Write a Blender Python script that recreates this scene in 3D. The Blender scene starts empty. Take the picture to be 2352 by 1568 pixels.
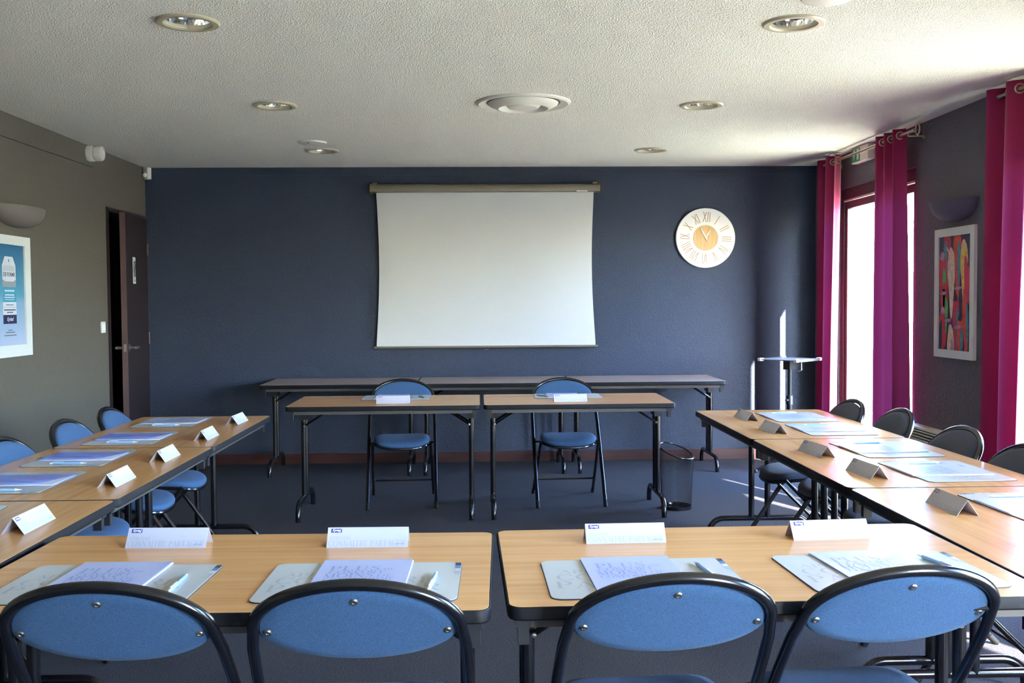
import bpy, bmesh, math, random
from mathutils import Matrix, Vector
random.seed(7)
PI = math.pi
R = math.radians
SC = bpy.context.scene
COL = SC.collection

# ------------------------------------------------------------------ camera
YAW, PITCH, ROLL = R(1.794), R(2.235), R(.403)
fw = Vector((math.sin(YAW)*math.cos(PITCH), math.cos(YAW)*math.cos(PITCH), -math.sin(PITCH)))
rt = Vector((math.cos(YAW), -math.sin(YAW), 0))
dn = fw.cross(rt)
rt2 = rt*math.cos(ROLL) + dn*math.sin(ROLL)
dn2 = dn*math.cos(ROLL) - rt*math.sin(ROLL)
cam_d = bpy.data.cameras.new('camera'); cam_d.sensor_width = 36; cam_d.lens = 36
cam_d.clip_start = .05; cam_d.clip_end = 300
cam = bpy.data.objects.new('camera', cam_d); COL.objects.link(cam)
cam.matrix_world = Matrix(((rt2.x, -dn2.x, -fw.x, 0), (rt2.y, -dn2.y, -fw.y, 0), (rt2.z, -dn2.z, -fw.z, 1.387), (0, 0, 0, 1)))
SC.camera = cam

# ------------------------------------------------------------------ light
SUN_DIR = Vector((-.394, .919, -.656)).normalized()
world = bpy.data.worlds.new('sky'); SC.world = world; world.use_nodes = True
wn = world.node_tree.nodes; wl = world.node_tree.links
bg = wn['Background']
sky = wn.new('ShaderNodeTexSky'); sky.sky_type = 'NISHITA'; sky.sun_disc = False
sky.sun_elevation = R(33); sky.sun_rotation = math.atan2(-SUN_DIR.x, -SUN_DIR.y)
sky.air_density = 1.0; sky.dust_density = 1.0; sky.ozone_density = 1.0
tint = wn.new('ShaderNodeMix'); tint.data_type = 'RGBA'; tint.blend_type = 'MULTIPLY'; tint.inputs[0].default_value = 1
tint.inputs[7].default_value = (.74, .93, 1.20, 1)
wl.new(sky.outputs[0], tint.inputs[6]); wl.new(tint.outputs[2], bg.inputs[0]); bg.inputs[1].default_value = 12.5
sun_d = bpy.data.lights.new('sun', 'SUN'); sun_d.energy = 105; sun_d.angle = R(.6); sun_d.color = (1, .95, .86)
sun = bpy.data.objects.new('sun', sun_d); COL.objects.link(sun)
sun.rotation_euler = SUN_DIR.to_track_quat('-Z', 'Y').to_euler(); sun.location = (14, -20, 20)
SC.view_settings.view_transform = 'Standard'; SC.view_settings.look = 'None'
SC.view_settings.gamma = 1; SC.view_settings.use_curve_mapping = False
SC.view_settings.exposure = 0.0
SC.cycles.max_bounces = 12; SC.cycles.diffuse_bounces = 8; SC.cycles.glossy_bounces = 4
SC.cycles.transmission_bounces = 6; SC.cycles.transparent_max_bounces = 12
SC.cycles.caustics_reflective = True; SC.cycles.caustics_refractive = False
SC.cycles.sample_clamp_indirect = 12; SC.cycles.blur_glossy = 1.0

# ------------------------------------------------------------------ materials
MATS = {}
def srgb(r, g, b):
    f = lambda c: (c/255/12.92) if c/255 <= .04045 else ((c/255+.055)/1.055)**2.4
    return (f(r), f(g), f(b), 1)
def mat(name, col, rough=.5, metal=0, spec=.5, noise=None, bump=None, coords='Object', coat=0, sheen=0):
    """noise = (scale xyz, detail, colour2, low, high); bump = (scale, strength, distance, detail)"""
    if name in MATS: return MATS[name]
    m = bpy.data.materials.new(name); m.use_nodes = True; MATS[name] = m
    nt = m.node_tree; n = nt.nodes; l = nt.links; p = n['Principled BSDF']
    p.inputs['Base Color'].default_value = col; p.inputs['Roughness'].default_value = rough
    p.inputs['Metallic'].default_value = metal; p.inputs['Specular IOR Level'].default_value = spec
    p.inputs['Coat Weight'].default_value = coat; p.inputs['Sheen Weight'].default_value = sheen
    tc = n.new('ShaderNodeTexCoord')
    if noise:
        sc, det, c2, lo, hi = noise
        mp = n.new('ShaderNodeMapping'); mp.inputs['Scale'].default_value = sc
        l.new(tc.outputs[coords], mp.inputs[0])
        t = n.new('ShaderNodeTexNoise'); t.inputs['Scale'].default_value = 1; t.inputs['Detail'].default_value = det
        l.new(mp.outputs[0], t.inputs['Vector'])
        cr = n.new('ShaderNodeValToRGB'); cr.color_ramp.elements[0].position = lo; cr.color_ramp.elements[1].position = hi
        cr.color_ramp.elements[0].color = col; cr.color_ramp.elements[1].color = c2
        l.new(t.outputs['Fac'], cr.inputs[0]); l.new(cr.outputs[0], p.inputs['Base Color'])
    if bump:
        sc, st, dist, det = bump
        t2 = n.new('ShaderNodeTexNoise'); t2.inputs['Scale'].default_value = sc; t2.inputs['Detail'].default_value = det
        l.new(tc.outputs[coords], t2.inputs['Vector'])
        b = n.new('ShaderNodeBump'); b.inputs['Strength'].default_value = st; b.inputs['Distance'].default_value = dist
        l.new(t2.outputs['Fac'], b.inputs['Height']); l.new(b.outputs[0], p.inputs['Normal'])
    return m

M_CEIL = mat('ceiling_plaster', srgb(240, 236, 228), .9, spec=.2, bump=(140, 1.0, .013, 2))
M_BACK = mat('navy_roughcast', srgb(46, 54, 71), .62, spec=.35, bump=(110, .45, .010, 3))
M_RIGHT = mat('slate_roughcast', srgb(86, 84, 92), .65, spec=.35, bump=(48, .5, .012, 4))
M_LEFT = mat('taupe_roughcast', srgb(90, 84, 75), .7, spec=.3, bump=(48, .45, .01, 4))
M_CARPET = mat('carpet', srgb(54, 54, 60), .95, spec=.1, noise=((260, 260, 260), 2, srgb(120, 116, 116), .48, .82), bump=(500, .5, .006, 2))
M_BASE = mat('baseboard_wood', srgb(66, 28, 24), .45, noise=((3, 3, 40), 3, srgb(48, 20, 18), .3, .7))
M_BEECH = mat('beech_laminate', srgb(238, 178, 114), .25, spec=.6, noise=((2.2, 42, 10), 4, srgb(222, 160, 96), .35, .7), coat=.5)
M_BEECH.node_tree.nodes['Principled BSDF'].inputs['Coat Roughness'].default_value = .2
M_GREYLAM = mat('grey_brown_laminate', srgb(178, 156, 144), .32, spec=.5, noise=((2.5, 40, 10), 4, srgb(160, 138, 126), .35, .7))
M_EDGE = mat('black_edging', srgb(20, 19, 23), .55, spec=.18, noise=((30, 30, 30), 4, srgb(58, 56, 60), .6, .9))
M_BLACK = mat('black_gloss_metal', srgb(14, 13, 17), .2, spec=.6)
M_SATIN = mat('black_satin_plastic', srgb(30, 30, 34), .45)
M_MATT = mat('matt_black_metal', srgb(16, 16, 18), .55, spec=.25)
M_RAIL = mat('dark_grey_steel', srgb(84, 80, 78), .4, metal=.3)
M_CHROME = mat('steel_rivet', srgb(170, 165, 158), .3, metal=1)
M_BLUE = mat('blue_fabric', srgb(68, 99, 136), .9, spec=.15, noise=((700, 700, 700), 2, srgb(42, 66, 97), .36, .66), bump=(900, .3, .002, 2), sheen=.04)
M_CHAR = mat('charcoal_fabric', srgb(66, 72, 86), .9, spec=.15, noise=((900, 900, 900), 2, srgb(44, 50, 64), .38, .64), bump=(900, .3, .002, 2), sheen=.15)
M_SCREEN = mat('screen_fabric', srgb(194, 194, 192), .75, spec=.2)
M_CASE = mat('screen_case_metal', srgb(134, 126, 110), .38, metal=.55)
M_WHITE = mat('white_paint', srgb(232, 231, 228), .5)
M_PLASTIC = mat('off_white_plastic', srgb(222, 214, 208), .4)
M_FRAMEW = mat('white_frame', srgb(208, 209, 206), .35)
M_PLY = mat('clock_wood', srgb(208, 174, 120), .5, noise=((60, 4, 4), 4, srgb(190, 152, 98), .3, .7))
M_NUM = mat('numeral_wood', srgb(176, 146, 98), .5)
M_DOOR = mat('dark_brown_door', srgb(34, 22, 24), .5)
M_DOOREDGE = mat('door_edge_wood', srgb(80, 58, 58), .55)
M_WFRAME = mat('window_frame_wood', srgb(66, 44, 46), .5, noise=((6, 6, 60), 3, srgb(50, 32, 34), .3, .7))
M_GAPSTRIP = mat('pale_metal_strip', srgb(200, 196, 194), .35, metal=.8)
M_ROD = mat('brushed_nickel', srgb(186, 172, 154), .3, metal=.9)
M_PAD = mat('pad_grey', srgb(206, 207, 200), .26, spec=.5)
M_PADEDGE = mat('pad_rubber', srgb(58, 56, 60), .7)
M_INK = mat('pad_print', srgb(184, 187, 186), .26)
M_FOLDER = mat('lilac_folder', srgb(192, 198, 230), .3, spec=.5)
def add_translucent(m, col, f):
    nt = m.node_tree; n = nt.nodes; l = nt.links; p = n['Principled BSDF']
    t = n.new('ShaderNodeBsdfTranslucent'); t.inputs['Color'].default_value = col; mx = n.new('ShaderNodeMixShader'); mx.inputs[0].default_value = f
    l.new(p.outputs[0], mx.inputs[1]); l.new(t.outputs[0], mx.inputs[2]); l.new(mx.outputs[0], n['Material Output'].inputs[0])
M_FOLDIN = mat('folder_inside_blue', srgb(120, 150, 230), .45)
add_translucent(M_FOLDIN, srgb(110, 145, 240), .4)
M_FINK = mat('folder_print', srgb(146, 162, 208), .35)
M_COVER = mat('lilac_cover', srgb(198, 203, 232), .3, spec=.5)
add_translucent(M_COVER, srgb(120, 150, 240), .45)
M_PAPER = mat('white_paper', srgb(242, 243, 248), .5)
M_CARD = mat('card_stock', srgb(186, 186, 199), .4)
M_CINK = mat('card_faint_print', srgb(164, 168, 184), .5)
M_LOGO = mat('logo_blue', srgb(50, 46, 132), .45)
M_CTINY = mat('card_web_print', srgb(120, 128, 160), .5)
M_SW = [mat('swatch_brown', srgb(74, 66, 62), .4), mat('swatch_blue', srgb(92, 128, 186), .4), mat('swatch_cream', srgb(218, 218, 196), .4), mat('swatch_grey', srgb(170, 178, 182), .4)]
M_PEN = mat('pen_pale_blue', srgb(150, 186, 224), .2, spec=.6)
M_PENW = mat('pen_white', srgb(236, 238, 242), .3)
M_TRIM = mat('downlight_trim', srgb(196, 186, 160), .4, metal=.25)
M_MIRROR = mat('downlight_reflector', srgb(235, 235, 238), .1, metal=1)
M_BULB = mat('bulb_glass', srgb(230, 230, 228), .25)
M_VENT = mat('vent_paint', srgb(226, 222, 212), .4)
M_SCONCE_L = mat('sconce_plaster', srgb(102, 94, 88), .7)
M_SCONCE_R = mat('sconce_dark_plaster', srgb(72, 64, 84), .7)
M_HEATER = mat('heater_enamel', srgb(212, 206, 192), .4)
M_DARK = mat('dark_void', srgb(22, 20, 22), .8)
M_RED = mat('corridor_red', srgb(126, 16, 24), .7)
M_GREEN = mat('exit_green', srgb(20, 140, 90), .4)
M_STANDTOP = mat('stand_top_grey', srgb(120, 120, 132), .35, spec=.4)
M_GROUND = mat('terrace_ground', srgb(194, 182, 146), .9, noise=((1.2, 1.2, 1.2), 5, srgb(172, 166, 122), .35, .7))
M_RENDER = mat('pale_outside_render', srgb(226, 220, 206), .9, spec=.2)
M_SKIN = [mat('poster_'+k, c, .45) for k, c in (('teal', srgb(64, 140, 166)), ('grey', srgb(176, 178, 182)), ('navy', srgb(44, 40, 78)), ('text', srgb(70, 72, 82)), ('white', srgb(196, 198, 206)), ('steel', srgb(138, 142, 148)))]

def glass_mat():
    m = bpy.data.materials.new('window_glass'); m.use_nodes = True; nt = m.node_tree; n = nt.nodes; l = nt.links
    n.remove(n['Principled BSDF'])
    tr = n.new('ShaderNodeBsdfTransparent'); gl = n.new('ShaderNodeBsdfGlossy'); gl.inputs['Roughness'].default_value = .02
    mx = n.new('ShaderNodeMixShader'); mx.inputs[0].default_value = .06
    l.new(tr.outputs[0], mx.inputs[1]); l.new(gl.outputs[0], mx.inputs[2]); l.new(mx.outputs[0], n['Material Output'].inputs[0])
    return m
M_GLASS = glass_mat()
def curtain_mat():
    m = bpy.data.materials.new('magenta_cloth'); m.use_nodes = True; nt = m.node_tree; n = nt.nodes; l = nt.links
    p = n['Principled BSDF']; p.inputs['Base Color'].default_value = srgb(128, 16, 64); p.inputs['Roughness'].default_value = .7
    p.inputs['Specular IOR Level'].default_value = .2; p.inputs['Sheen Weight'].default_value = .2
    t = n.new('ShaderNodeBsdfTranslucent'); t.inputs['Color'].default_value = srgb(208, 84, 160)
    mx = n.new('ShaderNodeMixShader'); mx.inputs[0].default_value = .033
    l.new(p.outputs[0], mx.inputs[1]); l.new(t.outputs[0], mx.inputs[2]); l.new(mx.outputs[0], n['Material Output'].inputs[0])
    return m
M_CURT = curtain_mat()
def poster_mat():
    m = bpy.data.materials.new('poster_blue_print'); m.use_nodes = True; nt = m.node_tree; n = nt.nodes; l = nt.links
    p = n['Principled BSDF']; p.inputs['Roughness'].default_value = .3
    tc = n.new('ShaderNodeTexCoord'); sp = n.new('ShaderNodeSeparateXYZ'); cr = n.new('ShaderNodeValToRGB')
    l.new(tc.outputs['Generated'], sp.inputs[0]); l.new(sp.outputs['Z'], cr.inputs[0]); l.new(cr.outputs[0], p.inputs['Base Color'])
    e = cr.color_ramp.elements; e[0].position = 0; e[0].color = srgb(164, 174, 200); e[1].position = .42; e[1].color = srgb(126, 158, 186)
    a = e.new(.5); a.color = srgb(80, 140, 164); b = e.new(1.0); b.color = srgb(50, 96, 132)
    return m
M_POSTER = poster_mat()

# ------------------------------------------------------------------ mesh helpers
class MB:
    def __init__(s): s.v = []; s.f = []; s.m = []
    def add(s, vs, fs, mi=0, mx=None):
        o = len(s.v)
        s.v += [tuple(mx @ Vector(v)) if mx else tuple(v) for v in vs]
        s.f += [tuple(i+o for i in f) for f in fs]; s.m += [mi]*len(fs); return s
    def box(s, x0, x1, y0, y1, z0, z1, mi=0, mx=None):
        vs = [(x0, y0, z0), (x1, y0, z0), (x1, y1, z0), (x0, y1, z0), (x0, y0, z1), (x1, y0, z1), (x1, y1, z1), (x0, y1, z1)]
        return s.add(vs, [(3, 2, 1, 0), (4, 5, 6, 7), (0, 1, 5, 4), (1, 2, 6, 5), (2, 3, 7, 6), (3, 0, 4, 7)], mi, mx)
    def tube(s, pts, r, n=12, closed=False, mi=0, mx=None):
        P = [Vector(p) for p in pts]; k = len(P); rr = r if isinstance(r, (list, tuple)) else [r]*k
        tans = []
        for i in range(k):
            a = P[i-1] if (i or closed) else P[0]; b = P[(i+1) % k] if (i < k-1 or closed) else P[-1]
            tans.append((b-a).normalized())
        t0 = tans[0]; up = Vector((0, 0, 1)) if abs(t0.z) < .9 else Vector((1, 0, 0))
        u = t0.cross(up).normalized(); vs = []; prev = t0
        for i in range(k):
            t = tans[i]; q = prev.rotation_difference(t); u = q @ u; u = (u - t*u.dot(t)).normalized(); w = t.cross(u); prev = t
            for j in range(n):
                a = 2*PI*j/n; vs.append(P[i] + (u*math.cos(a) + w*math.sin(a))*rr[i])
        fs = []
        for i in range(k if closed else k-1):
            i2 = (i+1) % k
            for j in range(n):
                j2 = (j+1) % n; fs.append((i*n+j, i2*n+j, i2*n+j2, i*n+j2))
        if not closed: fs += [tuple(range(n)), tuple(range((k-1)*n, k*n))[::-1]]
        return s.add(vs, fs, mi, mx)
    def lathe(s, prof, n=32, mi=0, mx=None, a0=0, a1=2*PI):
        full = abs(a1-a0-2*PI) < 1e-6; m = n if full else n+1; vs = []
        for i in range(m):
            a = a0+(a1-a0)*i/n
            vs += [(r*math.cos(a), r*math.sin(a), z) for r, z in prof]
        k = len(prof); fs = []
        for i in range(n):
            i2 = (i+1) % m
            for j in range(k-1): fs.append((i*k+j, i2*k+j, i2*k+j+1, i*k+j+1))
        return s.add(vs, fs, mi, mx)
    def rings(s, rings, mi=0, mx=None, cap=True):
        n = len(rings[0]); vs = [p for r in rings for p in r]; fs = []
        for i in range(len(rings)-1):
            for j in range(n):
                j2 = (j+1) % n; fs.append((i*n+j, i*n+j2, (i+1)*n+j2, (i+1)*n+j))
        if cap: fs += [tuple(range(n))[::-1], tuple(range((len(rings)-1)*n, len(rings)*n))]
        return s.add(vs, fs, mi, mx)
    def slab(s, w, d, r, z0, z1, bev=.002, n=6, mi=0, mx=None, cx=0, cy=0):
        def ring(i, z): return [(x+cx, y+cy, z) for x, y in rrect(w-2*i, d-2*i, max(r-i, .0005), n)]
        return s.rings([ring(bev, z0), ring(0, z0+bev), ring(0, z1-bev), ring(bev, z1)], mi, mx)
    def mesh(s, name, mats, smooth=True, ang=35):
        me = bpy.data.meshes.new(name); me.from_pydata([tuple(v) for v in s.v], [], s.f); me.update()
        for m in (mats if isinstance(mats, (list, tuple)) else [mats]): me.materials.append(m)
        if len(me.materials) > 1: me.polygons.foreach_set('material_index', s.m)
        bm = bmesh.new(); bm.from_mesh(me); bmesh.ops.recalc_face_normals(bm, faces=bm.faces); bm.to_mesh(me); bm.free()
        if smooth:
            me.polygons.foreach_set('use_smooth', [True]*len(me.polygons)); me.set_sharp_from_angle(angle=R(ang))
        return me
    def build(s, name, mats, parent=None, smooth=True, ang=35): return link(name, s.mesh(name, mats, smooth, ang), parent)
def link(name, me, parent=None):
    o = bpy.data.objects.new(name, me); COL.objects.link(o); o.parent = parent; return o
def rrect(w, d, r, n=6):
    out = []
    for cx, cy, a in ((w/2-r, d/2-r, 0), (-w/2+r, d/2-r, PI/2), (-w/2+r, -d/2+r, PI), (w/2-r, -d/2+r, 1.5*PI)):
        for i in range(n+1):
            t = a+PI/2*i/n; out.append((cx+r*math.cos(t), cy+r*math.sin(t)))
    return out
def tag(o, label, cat, group=None):
    o['label'] = label; o['category'] = cat
    if group: o['group'] = group
    return o
def empty(name, loc=(0, 0, 0), rz=0):
    o = bpy.data.objects.new(name, None); COL.objects.link(o); o.location = loc; o.rotation_euler = (0, 0, rz); o.empty_display_size = .05; return o
def struct(o): o['kind'] = 'structure'; return o
def copy_tree(o, parent=None):
    c = o.copy(); COL.objects.link(c); c.parent = parent
    for ch in list(o.children): copy_tree(ch, c)
    return c
def arc(cx, cy, r, a0, a1, n): return [(cx+r*math.cos(a0+(a1-a0)*i/n), cy+r*math.sin(a0+(a1-a0)*i/n)) for i in range(n+1)]

# ------------------------------------------------------------------ room shell
XL, XR, YB, YF, H = -2.84, 2.93, 8.86, -2.4, 2.545
WT = .32
WINS = [(6.81, 8.28), (3.90, 5.45), (1.03, 2.50), (-2.15, -.25)]  # last opening, unseen behind the camera, added and widened to light the near tables
WH = 2.27
b = MB(); b.box(XL-.2, XR+.1, YF-.2, YB+.2, -.15, 0); struct(b.build('floor', M_CARPET, smooth=False))
# ceiling with round holes for the recessed lights
LX = (-1.19, 1.325); LY = (.70, 2.50, 4.30, 6.09, 7.887); HS = .15; HR = .092
xs = sorted([XL-.2, XR+WT]+[v for x in LX for v in (x-HS, x+HS)]); ys = sorted([YF-.2, YB+.2]+[v for y in LY for v in (y-HS, y+HS)])
b = MB()
for i in range(len(xs)-1):
    for j in range(len(ys)-1):
        x0, x1, y0, y1 = xs[i], xs[i+1], ys[j], ys[j+1]
        cx, cy = (x0+x1)/2, (y0+y1)/2
        if abs(x1-x0-2*HS) < 1e-6 and abs(y1-y0-2*HS) < 1e-6:
            n = 32; vs = []; fs = []
            for k in range(n):
                a = 2*PI*k/n; c, s_ = math.cos(a), math.sin(a); q = HS/max(abs(c), abs(s_))
                vs += [(cx+HR*c, cy+HR*s_, H), (cx+q*c, cy+q*s_, H)]
            for k in range(n):
                k2 = (k+1) % n; fs.append((2*k, 2*k+1, 2*k2+1, 2*k2))
            b.add(vs, fs)
        else: b.add([(x0, y0, H), (x1, y0, H), (x1, y1, H), (x0, y1, H)], [(3, 2, 1, 0)])
b.box(XL-.2, XR+WT, YF-.2, YB+.2, H+.3, H+.4)
struct(b.build('ceiling', M_CEIL, smooth=False))
b = MB(); b.box(XL-.2, XR+WT, YB, YB+.2, 0, H+.3); struct(b.build('wall_back', M_BACK, smooth=False))
b = MB(); b.box(XL-.2, XR+WT, YF-.2, YF, 0, H+.3); struct(b.build('wall_front', mat('beige_wall', srgb(176, 170, 162), .7), smooth=False))
DY0, DY1, DZ = 7.92, 8.84, 2.13
b = MB(); b.box(XL-.2, XL, YF, DY0, 0, H+.3); b.box(XL-.2, XL, DY1, YB, 0, H+.3); b.box(XL-.2, XL, DY0, DY1, DZ, H+.3)
struct(b.build('wall_left', M_LEFT, smooth=False))
b = MB(); yy = YB
for y0, y1 in WINS:
    b.box(XR, XR+.1, y1, yy, 0, H+.3); b.box(XR, XR+.1, y0, y1, WH, H+.3); yy = y0
b.box(XR, XR+.1, YF, yy, 0, H+.3)
struct(b.build('wall_right', M_RIGHT, smooth=False))
b = MB(); yy = YB
for y0, y1 in WINS:                      # pale rendered outer leaf of the same wall
    b.box(XR+.1, XR+WT, y1, yy, -.06, H+.4); b.box(XR+.1, XR+WT, y0, y1, WH, H+.4); yy = y0
b.box(XR+.1, XR+WT, YF, yy, -.06, H+.4)
struct(b.build('wall_outside', M_RENDER, smooth=False))
# baseboards
BT, BH = .014, .09
b = MB(); b.box(XL, XR, YB-BT, YB, 0, BH); struct(b.build('baseboard_back', M_BASE, smooth=False))
b = MB(); b.box(XL, XL+BT, YF, DY0-.06, 0, BH); struct(b.build('baseboard_left', M_BASE, smooth=False))
b = MB()
for y0, y1 in ((8.28, YB), (5.45, 6.81), (2.5, 3.90), (-.25, 1.03), (YF, -2.15)): b.box(XR-BT, XR, y0, y1, 0, BH)
struct(b.build('baseboard_right', M_BASE, smooth=False))
# painted cable ducts under the ceiling
b = MB(); b.box(XL, XL+.016, YF, 7.66, 2.392, 2.425); struct(b.build('trim_1', M_LEFT, smooth=False))
b = MB(); b.box(-2.0, XR, YB-.012, YB, 2.475, 2.50); struct(b.build('trim_2', M_BACK, smooth=False))
# corridor seen through the door gap
b = MB(); b.box(-4.6, -4.5, 6.4, 10.2, 0, 2.6); struct(b.build('wall_corridor', M_RED, smooth=False))
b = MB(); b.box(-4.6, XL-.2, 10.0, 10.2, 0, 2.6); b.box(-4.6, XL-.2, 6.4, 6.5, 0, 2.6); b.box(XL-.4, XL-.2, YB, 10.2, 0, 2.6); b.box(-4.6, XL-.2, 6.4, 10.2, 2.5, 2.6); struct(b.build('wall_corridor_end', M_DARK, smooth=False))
b = MB(); b.box(-4.6, XL-.2, 6.4, 10.2, -.15, 0); struct(b.build('floor_corridor', M_CARPET, smooth=False))
b = MB(); b.box(XR+.1, 60, -40, 60, -.2, -.06); struct(b.build('ground', M_GROUND, smooth=False))

# windows (french windows with dark wooden frames)
for wi, (y0, y1) in enumerate(WINS):
    root = struct(empty('window_%d' % (wi+1), (XR+.02, (y0+y1)/2, 0)))
    hw = (y1-y0)/2
    fr = .06
    b = MB(); b.box(0, .07, -hw, -hw+fr, 0, WH); b.box(0, .07, hw-fr, hw, 0, WH); b.box(0, .07, -hw+fr, hw-fr, WH-.085, WH); b.box(0, .07, -hw+fr, hw-fr, 0, .03)
    b.build('frame', M_WFRAME, root, False)
    b = MB(); b.box(-.006, .012, -hw+fr, hw-fr, WH-.098, WH-.088); b.build('gap_strip', M_GAPSTRIP, root, False)  # pale strip drawn for the lighter line in the gap between frame and sash
    for sy in (-1, 1):
        a0, a1 = (-hw+fr, -.28) if sy < 0 else (-.28, hw-fr)
        b = MB(); zt = WH-.1; st = .048
        b.box(.012, .06, a0, a0+st, .03, zt); b.box(.012, .06, a1-st, a1, .03, zt); b.box(.012, .06, a0+st, a1-st, zt-st-.01, zt); b.box(.012, .06, a0+st, a1-st, .03, .15)
        sash = b.build('sash', M_WFRAME, root, False)
        b = MB(); b.box(.033, .038, a0+st, a1-st, .15, zt-st-.01); b.build('pane', M_GLASS, sash, False)

# door (ajar into the room)
fr = struct(empty('door_1', (XL, (DY0+DY1)/2, 0)))
hw = (DY1-DY0)/2
b = MB(); b.box(-.2, .012, -hw-.0, -hw+.035, 0, DZ); b.box(-.2, .012, hw-.02, hw+.0, 0, DZ); b.box(-.2, .012, -hw+.035, hw-.02, DZ-.035, DZ)
b.build('frame', M_DOOR, fr, False)
leaf = empty('leaf'); leaf.parent = fr; leaf.location = (.012, hw-.022, 0); leaf.rotation_euler = (0, 0, R(8))
DW = .865
b = MB(); b.box(-.042, 0, -DW, 0, .012, DZ-.04); b.build('panel', M_DOOR, leaf, False)
b = MB(); b.box(-.0425, -.0005, -DW-.002, -DW+.0005, .012, DZ-.04); b.build('lock_edge', M_DOOREDGE, leaf, False)
b = MB(); b.box(-.03, -.01, -DW-.004, -DW, 1.02, 1.08); b.build('lock_plate', M_CHROME, leaf, False)
for sx, nm in ((1, 'handle'), (-1, 'handle')):
    b = MB(); x0 = 0 if sx > 0 else -.042
    b.tube([(x0, -DW+.055, 1.05), (x0+sx*.05, -DW+.055, 1.05)], .011, 12)
    b.tube([(x0+sx*.05, -DW+.045, 1.05), (x0+sx*.055, -DW+.10, 1.05), (x0+sx*.05, -DW+.155, 1.05)], .011, 12)
    b.lathe([(0, .006), (.026, .006), (.026, 0)], 20, mx=Matrix.Translation((x0, -DW+.055, 1.05)) @ Matrix.Rotation(sx*PI/2, 4, 'Y'))
    b.build(nm, M_CHROME, leaf)
for zz in (.35, 1.1, 1.85):
    b = MB(); b.tube([(.008, .004, zz-.05), (.008, .004, zz+.05)], .009, 10); b.build('hinge', M_DOOREDGE, leaf)

# notice stuck on the door
sg = empty('door_notice'); tag(sg, 'small pale no-smoking notice stuck on the dark brown door', 'sign')
sgm = Matrix.Translation((XL+.012, DY1-.022, 0)) @ Matrix.Rotation(R(8), 4, 'Z')
sg.matrix_world = sgm @ Matrix.Translation((.001, -.56, 1.55))
b = MB(); b.box(0, .003, -.05, .05, 0, .21); b.build('plate', mat('notice_paper', srgb(206, 214, 208), .4), sg, False)
b = MB(); ring = [(.0036, .034*math.cos(t*2*PI/24), .115+.062*math.sin(t*2*PI/24)) for t in range(24)]
b.tube(ring, .004, 6, True); b.tube([(.0036, -.022, .072), (.0036, .022, .158)], .004, 6); b.build('no_entry_ring', M_SKIN[3], sg)
b = MB(); b.box(.003, .0036, -.03, .03, .018, .026); b.box(.003, .0036, -.022, .022, .034, .038); b.build('print', M_SKIN[3], sg, False)

# ------------------------------------------------------------------ tables
TZ = .74
def make_table(L, D, loc, rz, label, top=M_BEECH):
    root = empty('folding_table', (loc[0], loc[1], 0), rz); tag(root, label, 'table', 'folding tables of the meeting room')
    th = .03
    b = MB(); b.slab(L-.008, D-.008, .028, TZ-th+.002, TZ, .0008, 6); b.build('tabletop', top, root)
    b = MB()
    def ring(i, z): return [(x, y, z) for x, y in rrect(L-2*i, D-2*i, .032-i, 6)]
    b.rings([ring(.012, TZ-th), ring(.003, TZ-th), ring(0, TZ-th+.004), ring(0, TZ-.004), ring(.0015, TZ-.0007), ring(.0042, TZ-.0004)], cap=False)
    b.build('edge_band', M_EDGE, root)
    for sy in (-1, 1):
        b = MB(); b.box(-L/2+.05, L/2-.05, sy*(D/2-.045)-.012, sy*(D/2-.045)+.012, TZ-th-.024, TZ-th+.003); b.build('under_rail', M_RAIL, root, False)
    for sx in (-1, 1):
        px = sx*(L/2-.062)
        for sy in (-1, 1):
            b = MB(); b.tube([(px, sy*.047, .115), (px, sy*.047, TZ-th-.01)], .0165, 14); b.build('leg', M_BLACK, root)
            bx = sx*(L/2-.035); by = sy*(D/2-.05)
            b = MB(); b.box(bx-.017, bx+.017, by-.02, by+.02, TZ-th-.022, TZ-th+.002); b.box(bx-.012, bx+.012, by-.014, by+.014, TZ-th-.062, TZ-th-.02); b.build('corner_block', M_SATIN, root, False)
        b = MB(); b.box(px-.024, px+.024, -.075, .075, TZ-th-.085, TZ-th+.002); b.build('leg_bracket', M_SATIN, root, False)
        f = .295; r_ = .085; pts = [(px, -f, .0)]
        pts += [(px, y, z) for y, z in [(-f+r_-r_*math.cos(t), .115-r_+r_*math.sin(t)) for t in [PI/2*i/7 for i in range(8)]]]
        pts += [(px, -y, z) for _, y, z in pts[::-1]]
        b = MB(); b.tube(pts, .0165, 14); b.build('foot', M_BLACK, root)
        for sy in (-1, 1):
            x2 = px-sx*.20; y_ = sy*.07
            b = MB(); b.tube([(px-sx*.012, y_, TZ-th-.125), (x2, y_, TZ-th-.004)], .0075, 6); br = b.build('brace', M_BLACK, root)
            b = MB(); b.lathe([(0, .008), (.006, .007), (.0075, 0)], 12, mx=Matrix.Translation((px-sx*.012, y_+sy*.007, TZ-th-.125)) @ Matrix.Rotation(-sy*PI/2, 4, 'X')); b.build('bolt', M_CHROME, br)
    return root
make_table(1.212, .735, (-.580, 2.506), R(-1.3), 'beech folding table in the nearest row, left of the gap')
make_table(1.200, .735, (.648, 2.520), R(1.0), 'beech folding table in the nearest row, right of the gap')
D2 = .735
for i, (y0, y1) in enumerate(((4.655, 5.92), (3.415, 4.648), (2.165, 3.408))):
    make_table(y1-y0, D2, (-1.205-D2/2, (y0+y1)/2), R(90), 'beech folding table of the row along the door wall, %s' % ('farthest from the camera', 'middle one', 'nearest the camera')[i])
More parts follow.
